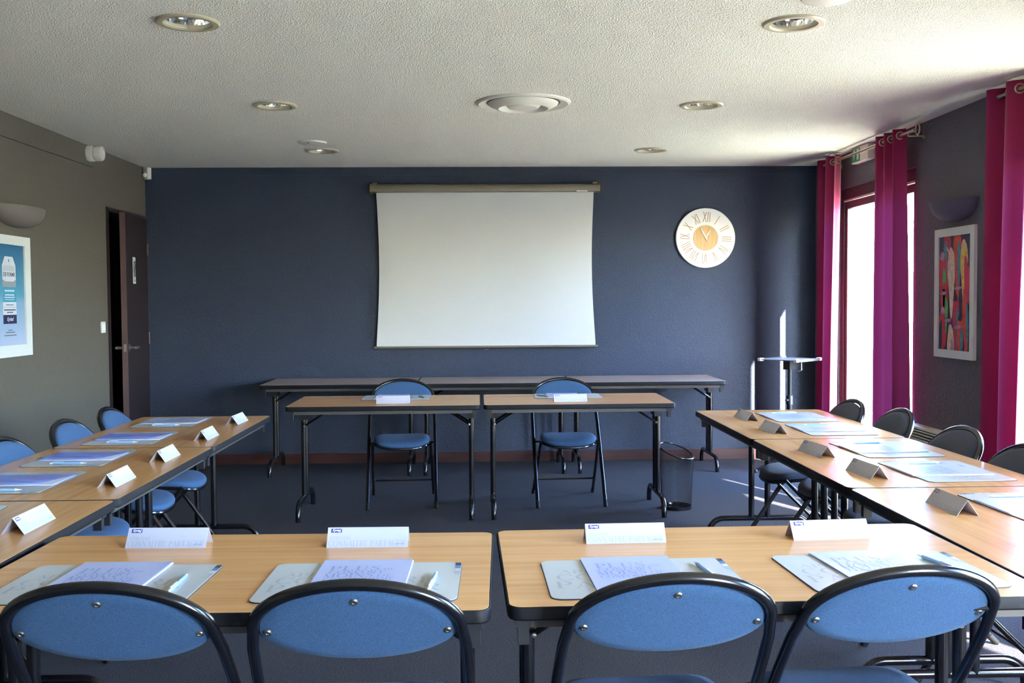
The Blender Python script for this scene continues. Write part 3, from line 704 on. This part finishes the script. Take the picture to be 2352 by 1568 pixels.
# ------------------------------------------------------------------ framed parrot picture (right wall)
root = empty('framed_picture', (XR, 6.215, 1.42)); tag(root, 'white-framed picture of red and green parrots and white cockatoos', 'picture')
FMR = Matrix(((0, 0, -1, 0), (-1, 0, 0, 0), (0, 1, 0, 0), (0, 0, 0, 1)))   # local x -> -Y (reader's right), y -> Z, z -> -X
HWr, HHr, bw = .262, .402, .050
b = MB()
for x0, x1, y0, y1 in ((-HWr, HWr, HHr-bw, HHr), (-HWr, HWr, -HHr, -HHr+bw), (-HWr, -HWr+bw, -HHr+bw, HHr-bw), (HWr-bw, HWr, -HHr+bw, HHr-bw)): b.box(x0, x1, y0, y1, 0, .02, 0, FMR)
b.build('frame', M_FRAMEW, root, False)
PC = {k: mat('paint_'+k, c, .5, noise=((40, 40, 40), 3, c2, .35, .7)) for k, c, c2 in (
    ('ground', srgb(48, 36, 70), srgb(112, 34, 60)), ('red', srgb(196, 44, 58), srgb(168, 40, 76)), ('orange', srgb(206, 74, 46), srgb(186, 50, 48)), ('green', srgb(84, 186, 70), srgb(52, 140, 96)),
    ('teal', srgb(70, 140, 150), srgb(52, 100, 130)), ('cream', srgb(214, 200, 176), srgb(196, 150, 146)), ('pink', srgb(190, 140, 160), srgb(140, 96, 140)), ('navy', srgb(44, 46, 82), srgb(38, 36, 66)), ('yellow', srgb(222, 196, 96), srgb(206, 140, 80)))}
iw, ih = HWr-bw, HHr-bw
b = MB(); b.box(-iw, iw, -ih, ih, 0, .010, 0, FMR); canvas = b.build('canvas', PC['ground'], root, False)
def blob(pts, k, z, nm='painted_bird'):
    b = MB(); P = []; n = len(pts)
    for i in range(n):                               # Catmull-Rom outline
        p0, p1, p2, p3 = [Vector((*pts[(i+d) % n], 0)) for d in (-1, 0, 1, 2)]
        for t in (0, .25, .5, .75): P.append(.5*((2*p1)+(p2-p0)*t+(2*p0-5*p1+4*p2-p3)*t*t+(3*p1-p0-3*p2+p3)*t**3))
    P = [(min(iw, max(-iw, p.x)), min(ih, max(-ih, p.y)), z) for p in P]
    c = (sum(p[0] for p in P)/len(P), sum(p[1] for p in P)/len(P), z)
    b.add([c]+P, [(0, i+1, (i+1) % len(P)+1) for i in range(len(P))], 0, FMR); return b.build(nm, PC[k], canvas, False)
def bird(x, y, s, body, wing, head, zz, flip=1):
    T = lambda pts, q=.8: [(x+flip*px*s*q, y+py*s) for px, py in pts]
    blob(T([(-.03, .12), (.03, .13), (.055, .04), (.045, -.06), (.02, -.20), (-.005, -.20), (-.03, -.06), (-.05, .03)]), body, zz)
    blob(T([(.01, .07), (.05, .03), (.04, -.09), (.015, -.14), (.005, -.02)]), wing, zz+.0002, 'painted_wing')
    blob(T([(-.036, .118), (-.020, .148), (.008, .150), (.024, .128), (.012, .108), (-.016, .112)]), head, zz+.0003, 'painted_head')
zz = .0102
blob([(-.21, .33), (-.12, .35), (-.12, .12), (-.21, .05)], 'navy', zz); blob([(-.05, .35), (.03, .35), (.04, .02), (-.03, .08)], 'navy', zz); blob([(.0, .0), (.12, .05), (.14, -.2), (.02, -.15)], 'navy', zz)
blob([(-.21, -.05), (-.12, .0), (-.10, -.25), (-.21, -.3)], 'navy', zz); blob([(.12, .35), (.21, .35), (.21, .1), (.14, .15)], 'navy', zz)
zz = .0106
bird(.03, .22, 1.3, 'orange', 'teal', 'navy', zz); bird(-.10, .24, 1.2, 'red', 'teal', 'navy', zz+.0004, -1); bird(-.165, .07, 1.25, 'red', 'green', 'pink', zz+.0008)
bird(.12, .14, 1.2, 'yellow', 'red', 'cream', zz+.0004); bird(-.13, -.10, 1.1, 'red', 'green', 'red', zz+.0010); bird(.02, -.17, 1.1, 'red', 'teal', 'navy', zz+.0006); bird(-.16, -.25, 1.1, 'red', 'navy', 'pink', zz+.0012, -1)
bird(.15, -.14, 1.2, 'orange', 'teal', 'red', zz+.0012); bird(.08, -.28, 1.0, 'orange', 'teal', 'navy', zz+.0016); bird(.20, .02, 1.2, 'red', 'green', 'navy', zz+.0014)
bird(-.045, .10, 1.2, 'cream', 'cream', 'cream', zz+.0022); blob([(-.11, .29), (-.075, .265), (-.08, .255), (-.10, .27)], 'cream', zz+.0026, 'painted_crest')
bird(-.045, -.36, 1.1, 'cream', 'pink', 'cream', zz+.0022)
for (x, y) in ((-.15, .0), (.05, .03), (-.085, -.17), (.04, -.21)): blob([(x-.045, y-.004), (x-.02, y+.010), (x+.045, y+.008), (x+.03, y-.008), (x-.02, y-.012)], 'pink', zz+.0030, 'painted_blossom')

# ------------------------------------------------------------------ wall lights
def sconce(loc, rz, m, label, w=.285, h=.125, d=.13):
    root = empty('wall_light', loc, rz); tag(root, label, 'wall light', 'wall lights')
    def shell(q, nn=24, k=9):
        rr = []
        for j in range(k+1):
            f = j/k; z = -h*q*math.sin(f*PI/2)*1.0; s = math.cos(f*PI/2)**.75 if j < k else .02
            rr.append([(w*q*s*math.cos(PI*i/nn), d*q*s*math.sin(PI*i/nn)+.002, z) for i in range(nn+1)])
        return rr
    b = MB(); o = shell(1); inn = shell(.95); n = 25
    vs = [p for r_ in o for p in r_] + [p for r_ in inn for p in r_]; m1 = len(o)*n; fs = []
    for i in range(len(o)-1):
        for j in range(n-1):
            a = i*n+j; fs.append((a, a+1, a+n+1, a+n)); fs.append((m1+a, m1+a+n, m1+a+n+1, m1+a+1))
    for j in range(n-1): fs.append((j, m1+j, m1+j+1, j+1))
    b.add(vs, fs); b.build('bowl', m, root, True, 50)
    b = MB(); b.box(-w*.5, w*.5, 0, .008, -h*.75, .01); b.build('wall_plate', m, root, False)
    b = MB(); b.tube([(-.04, .05, -.03), (.04, .05, -.03)], .012, 10); b.build('bulb', M_BULB, root)
sconce((XL, 6.40, 1.985), R(-90), M_SCONCE_L, 'taupe half-bowl wall light above the framed poster', .30)
sconce((XR, 6.20, 1.985), R(90), M_SCONCE_R, 'dark half-bowl wall light above the parrot picture', .27)

# switch, siren, motion sensor
root = empty('light_switch', (XL, 7.805, 1.215)); tag(root, 'small white light switch on the taupe wall beside the door', 'switch')
b = MB(); b.slab(.085, .085, .008, 0, .008, .001, 4, mx=Matrix.Rotation(PI/2, 4, 'Y')); b.build('plate', M_PLASTIC, root)
b = MB(); b.slab(.05, .05, .004, .006, .0125, .002, 3, mx=Matrix.Rotation(PI/2, 4, 'Y')); b.build('rocker', M_WHITE, root)
root = empty('alarm_siren', (XL, 7.60, 2.485)); tag(root, 'round white alarm siren high on the taupe wall at the ceiling', 'alarm')
MY = Matrix.Rotation(PI/2, 4, 'Y')
b = MB(); b.lathe([(0, .045), (.056, .045), (.058, .042), (.058, 0), (0, 0)], 32, mx=MY); b.build('base', M_PLASTIC, root)
b = MB(); b.lathe([(.05, .045), (.053, .048), (.055, .056), (.055, .095), (.05, .104), (.038, .106), (.036, .100), (.024, .100), (.020, .108), (0, .110)], 32, mx=MY); b.build('horn', M_PLASTIC, root)
root = empty('motion_sensor', (XL+.035, YB-.045, 2.44)); root.rotation_euler = (0, 0, R(-35)); tag(root, 'small white motion sensor in the ceiling corner above the door', 'sensor')
b = MB(); b.slab(.062, .045, .01, 0, .10, .004, 4); b.build('housing', M_PLASTIC, root)
b = MB(); b.lathe([(0, .022), (.012, .019), (.02, .010), (.022, 0)], 20, mx=Matrix.Translation((0, -.020, .035)) @ Matrix.Rotation(PI/2, 4, 'X')); b.build('lens', M_WHITE, root)

# ------------------------------------------------------------------ ceiling fittings
def make_downlight():
    root = empty('downlight')
    b = MB(); b.lathe([(.128, .001), (.128, -.004), (.122, -.010), (.100, -.010), (.094, -.004), (.092, .012), (.094, .02)], 48); b.build('trim_ring', M_TRIM, root)
    b = MB(); n = 32; prof = [(.092, .010), (.088, .032), (.078, .060), (.060, .085), (.036, .10)]; vs = []; fs = []
    for i in range(n):
        for j, (r_, z) in enumerate(prof):
            a = 2*PI*(i+.5*(j % 2))/n; vs.append((r_*math.cos(a), r_*math.sin(a), z))
    k = len(prof)
    for i in range(n):
        i2 = (i+1) % n
        for j in range(k-1):
            if j % 2 == 0: fs += [(i*k+j, i2*k+j, i*k+j+1), (i2*k+j, i2*k+j+1, i*k+j+1)]
            else: fs += [(i*k+j, i2*k+j, i2*k+j+1), (i*k+j, i2*k+j+1, i*k+j+1)]
    fs.append(tuple(i*k+k-1 for i in range(n)))
    b.add(vs, fs); b.build('reflector', M_MIRROR, root, False)
    for s in (-1, 1):
        b = MB(); b.tube([(s*.018, -.045, .055), (s*.018, .045, .055)], .009, 10); b.build('lamp_tube', M_BULB, root)
    return root
pd = make_downlight(); used = False
COLN = {0: 'left', 1: 'right'}; ROWN = {4.30: 'nearest the camera', 6.09: 'in the middle', 7.887: 'nearest the back wall'}
for ci, x in enumerate(LX):
    for y in LY:
        if y < 4: continue
        o = pd if not used else copy_tree(pd); used = True
        o.location = (x, y, H); tag(o, 'round recessed ceiling light of the %s column, %s' % (COLN[ci], ROWN[y]), 'ceiling light', 'recessed ceiling lights')
# the two nearer holes are closed by the same fitting behind the picture's top edge
for ci, x in enumerate(LX):
    for y in LY:
        if y > 4: continue
        o = copy_tree(pd); o.location = (x, y, H); tag(o, 'round recessed ceiling light of the %s column, %s' % (COLN[ci], 'behind the camera' if y < 1 else 'above the nearest tables'), 'ceiling light', 'recessed ceiling lights')
def plate(x, y, label):
    b = MB(); b.lathe([(0, -.013), (.085, -.013), (.098, -.009), (.101, -.004), (.101, .001)], 40)
    root = empty('ceiling_cover', (x, y, H)); tag(root, label, 'ceiling cover', 'round ceiling covers')
    b.build('disc', M_VENT, root); b = MB(); b.lathe([(0, -.019), (.006, -.017), (.008, -.012)], 12, mx=Matrix.Translation((-.02, -.055, 0))); b.build('stud', M_SATIN, root)
plate(-1.197, 7.483, 'plain round grey ceiling cover beside the far left ceiling light')
plate(1.345, 3.935, 'plain round white ceiling cover cut by the top picture edge')
root = empty('ceiling_vent', (.264, 6.016, H)); tag(root, 'large round white ceiling air vent with concentric rings', 'air vent')
b = MB(); b.lathe([(.278, .0), (.276, -.006), (.262, -.014), (.240, -.010), (.215, .0), (.20, .0)], 64); b.build('outer_ring', M_VENT, root)
b = MB(); b.lathe([(.205, -.004), (.20, -.012), (.155, -.036), (.145, -.037), (.12, -.022), (.11, -.004)], 64); b.build('middle_ring', M_VENT, root)
b = MB(); b.lathe([(.102, -.016), (.088, -.032), (.072, -.036), (.0, -.030)], 48); b.build('centre_cone', M_VENT, root)
b = MB(); b.lathe([(.0, -.001), (.26, -.001)], 48); b.build('throat', M_RAIL, root)

# ------------------------------------------------------------------ exit sign
root = empty('exit_sign', (XR, 7.70, 2.425)); tag(root, 'green and white exit sign box above the window behind the curtain rod', 'sign')
b = MB(); b.box(-.05, 0, -.165, .165, 0, .115); b.build('housing', M_PLASTIC, root, False)
b = MB(); b.box(-.053, -.05, .0, .16, .008, .108); gp = b.build('green_panel', M_GREEN, root, False)
b = MB(); b.add([(-.0536, .135, .085), (-.0536, .085, .085), (-.0536, .110, .02)], [(0, 1, 2)]); b.add([(-.0536, .125, .102), (-.0536, .095, .102), (-.0536, .095, .085), (-.0536, .125, .085)], [(0, 1, 2, 3)])
b.add([(-.0536, .055, .10), (-.0536, .01, .10), (-.0536, .01, .02), (-.0536, .055, .02)], [(0, 1, 2, 3)]); b.build('white_arrow', M_WHITE, gp, False)

# ------------------------------------------------------------------ curtain rods and curtains
XRod, ZRod = XR-.105, 2.478
def rod(y0, y1, label, near_finial=True):
    root = empty('curtain_rod', (XRod, y0, ZRod)); tag(root, label, 'curtain rod', 'curtain rods')
    L = y1-y0
    b = MB(); b.tube([(0, 0, 0), (0, L, 0)], .0105, 14); b.build('pole', M_ROD, root)
    for s, y in ((-1, 0), (1, L)):
        b = MB(); b.tube([(0, y, 0), (0, y+s*.02, 0)], .013, 12); f = b.build('finial', M_ROD, root)
        b = MB(); b.tube([(0, y+s*(.052-.032*math.cos(t*2*PI/20)), .036*math.sin(t*2*PI/20)) for t in range(20)], .0055, 8, True); b.build('finial_ring', M_ROD, f)
    for y in (.09, L-.09):
        b = MB(); b.tube([(0, y, 0), (0, y, -.022), (.105, y, -.022)], .006, 8); b.lathe([(0, .006), (.02, .006), (.02, 0)], 16, mx=Matrix.Translation((.105, y, -.022)) @ Matrix.Rotation(-PI/2, 4, 'Y')); b.build('bracket', M_ROD, root)
def curtain(y0t, y1t, y0b, y1b, waves, label, seed=0, at=.042, ab=.055, ph=0, xb=0, flare=1.0):
    root = empty('curtain', (XRod, (y0t+y1t)/2, .02)); tag(root, label, 'curtain', 'magenta eyelet curtains')
    yc = (y0t+y1t)/2; nu, nv = waves*16, 40; rnd = random.Random(seed); offs = [rnd.uniform(-.5, .5) for _ in range(8)]
    zt, zb = ZRod+.045, .03; vs = []
    def pos(u, v):
        e = v**flare
        a, c = y0t+(y0b-y0t)*e, y1t+(y1b-y1t)*e
        w = math.cos(2*PI*waves*u+ph)
        amp = at+(ab-at)*v
        x = amp*w + xb*v + .012*v*math.sin(3*u+offs[0]*6+v*2.0) + .008*v*math.sin(2*PI*waves*u*.5+offs[1]*6)
        y = a+(c-a)*(u+.012*math.sin(2*PI*waves*u*2+offs[2])) + .01*v*math.sin(5*v+offs[3]*5)*u
        return x, y-yc, zt+(zb-zt)*v-.02
    for i in range(nu+1):
        for j in range(nv+1): vs.append(pos(i/nu, j/nv))
    b = MB(); b.add(vs, [(i*(nv+1)+j, (i+1)*(nv+1)+j, (i+1)*(nv+1)+j+1, i*(nv+1)+j+1) for i in range(nu) for j in range(nv)])
    b.build('cloth', M_CURT, root, True, 80)
    for k in range(2*waves):                       # eyelets where the cloth crosses the rod
        u = ((k+.5)/2 - ph/(2*PI))/waves
        if not 0 <= u <= 1: continue
        x, y, z = pos(u, .018); sgn = 1 if math.sin(2*PI*waves*u+ph) > 0 else -1
        nrm = Vector((.35*sgn, 1, 0)).normalized()
        q = nrm.to_track_quat('Z', 'Y').to_matrix().to_4x4()
        b = MB(); b.tube([(.0235*math.cos(t*2*PI/20), .0235*math.sin(t*2*PI/20), 0) for t in range(20)], .0055, 8, True, 0, Matrix.Translation((0, y, ZRod-.02)) @ q); b.build('eyelet', M_ROD, root)
rod(6.60, 8.32, 'nickel curtain rod over the far window beside the exit sign')
rod(3.72, 5.50, 'nickel curtain rod entering at the right picture edge')
rod(.83, 2.66, 'nickel curtain rod over the window beside the camera')
curtain(7.96, 8.38, 8.01, 8.37, 2, 'magenta eyelet curtain in the corner by the back wall', 1, ph=PI, ab=.045, xb=-.02)
curtain(6.80, 7.24, 6.67, 7.26, 3, 'magenta eyelet curtain hanging left of the parrot picture', 2, ph=.8)
curtain(5.13, 5.57, 5.22, 5.60, 2, 'magenta eyelet curtain cut by the right picture edge', 3, ph=PI, ab=.06)
curtain(3.80, 4.28, 3.74, 4.30, 4, 'magenta eyelet curtain beside the nearest side tables', 4, ph=.8)
curtain(2.34, 2.74, 2.38, 2.76, 3, 'magenta eyelet curtain at the far side of the window beside the camera', 5, ph=PI)

# ------------------------------------------------------------------ heater under the picture
root = empty('wall_heater', (XR, 6.33, .14)); tag(root, 'cream slatted wall heater below the parrot picture', 'heater')
b = MB(); b.box(-.075, -.012, -.40, .40, 0, .40); b.build('body', M_HEATER, root, False)
for k in range(7):
    z = .27+k*.0195; b = MB(); b.box(-.098, -.075, -.385, .385, z, z+.0085, 0, None); b.build('slat', M_HEATER, root, False)
b = MB(); b.box(-.098, -.012, -.41, -.40, 0, .415); b.box(-.098, -.012, .40, .41, 0, .415); b.box(-.098, -.012, -.40, .40, .403, .415); b.box(-.012, 0, -.3, .3, .05, .35); b.build('casing', M_HEATER, root, False)
b = MB(); b.box(-.0765, -.0755, -.385, .385, .262, .402); b.build('grille_shadow_panel', M_DARK, root, False)

# ------------------------------------------------------------------ waste bin
root = empty('waste_bin', (1.303, 6.760, 0)); tag(root, 'black wire mesh waste bin beside the right table facing the camera', 'waste bin')
def rimz(a): return .385-.045*math.cos(a+.75)
RB, RT = .098, .112; NV = 84; NR = 34
b = MB()
def wpt(a, f):
    z = .012+(rimz(a)-.012)*f; r_ = RB+(RT-RB)*f; return (r_*math.cos(a), r_*math.sin(a), z)
for k in range(NV):
    a = 2*PI*k/NV; b.tube([wpt(a, 0), wpt(a, .5), wpt(a, 1)], .00065, 3)
for k in range(1, NR):
    b.tube([wpt(2*PI*i/48, k/NR) for i in range(48)], .00055, 3, True)
o = b.build('mesh_wall', M_BLACK, root); o['kind'] = 'stuff'
b = MB(); b.tube([wpt(2*PI*i/48, 1) for i in range(48)], .0055, 10, True); b.build('rim', M_BLACK, root)
b = MB(); b.lathe([(0, .006), (RB-.003, .006), (RB, .010), (RB+.001, .022), (RB+.003, .022), (RB+.003, 0), (0, 0)], 40); b.build('base', M_BLACK, root)

# ------------------------------------------------------------------ projector stand
root = empty('projector_stand', (2.475, 8.10, 0), R(42)); tag(root, 'tall black projector stand with a small tilting top by the back corner', 'stand')
b = MB(); b.slab(.365, .345, .008, .907, .915, .002, 3); b.build('tray', M_STANDTOP, root)
for s in (-1, 1):
    b = MB(); b.box(-.15, .15, s*.176-.005, s*.176+.005, .900, .921); b.build('tray_edge', M_SATIN, root, False)
    for t in (-1, 1):
        b = MB(); b.slab(.05, .03, .006, .899, .923, .003, 3, cx=s*.168, cy=t*.162); b.build('corner_pad', M_PLASTIC, root)
b = MB(); b.box(-.05, .06, -.03, .03, .83, .905); b.build('tilt_bracket', M_MATT, root, False)
b = MB(); b.tube([(.06, -.035, .90), (.075, -.06, .89), (.075, -.06, .82), (.02, -.06, .815)], .0035, 6); b.build('lever', M_CHROME, root)
b = MB(); b.tube([(0, 0, .12), (0, 0, .60)], .022, 16); b.build('outer_pole', M_MATT, root)
b = MB(); b.tube([(0, 0, .58), (0, 0, .85)], .017, 16); b.build('inner_pole', M_MATT, root)
b = MB(); b.tube([(0, 0, .55), (0, 0, .62)], .027, 16); cl = b.build('collar', M_SATIN, root)
b = MB(); b.tube([(-.02, 0, .585), (-.055, 0, .585)], .009, 10); b.build('knob', M_SATIN, cl)
for k in range(4):
    a = R(45+90*k); b = MB(); b.tube([(0, 0, .12), (.10*math.cos(a), .10*math.sin(a), .10), (.27*math.cos(a), .27*math.sin(a), .02)], .012, 10); lg = b.build('leg', M_BLACK, root)
    b = MB(); b.lathe([(0, .03), (.014, .028), (.02, .012), (.018, 0), (0, 0)], 14, mx=Matrix.Translation((.27*math.cos(a), .27*math.sin(a), 0))); b.build('foot', M_SATIN, lg)
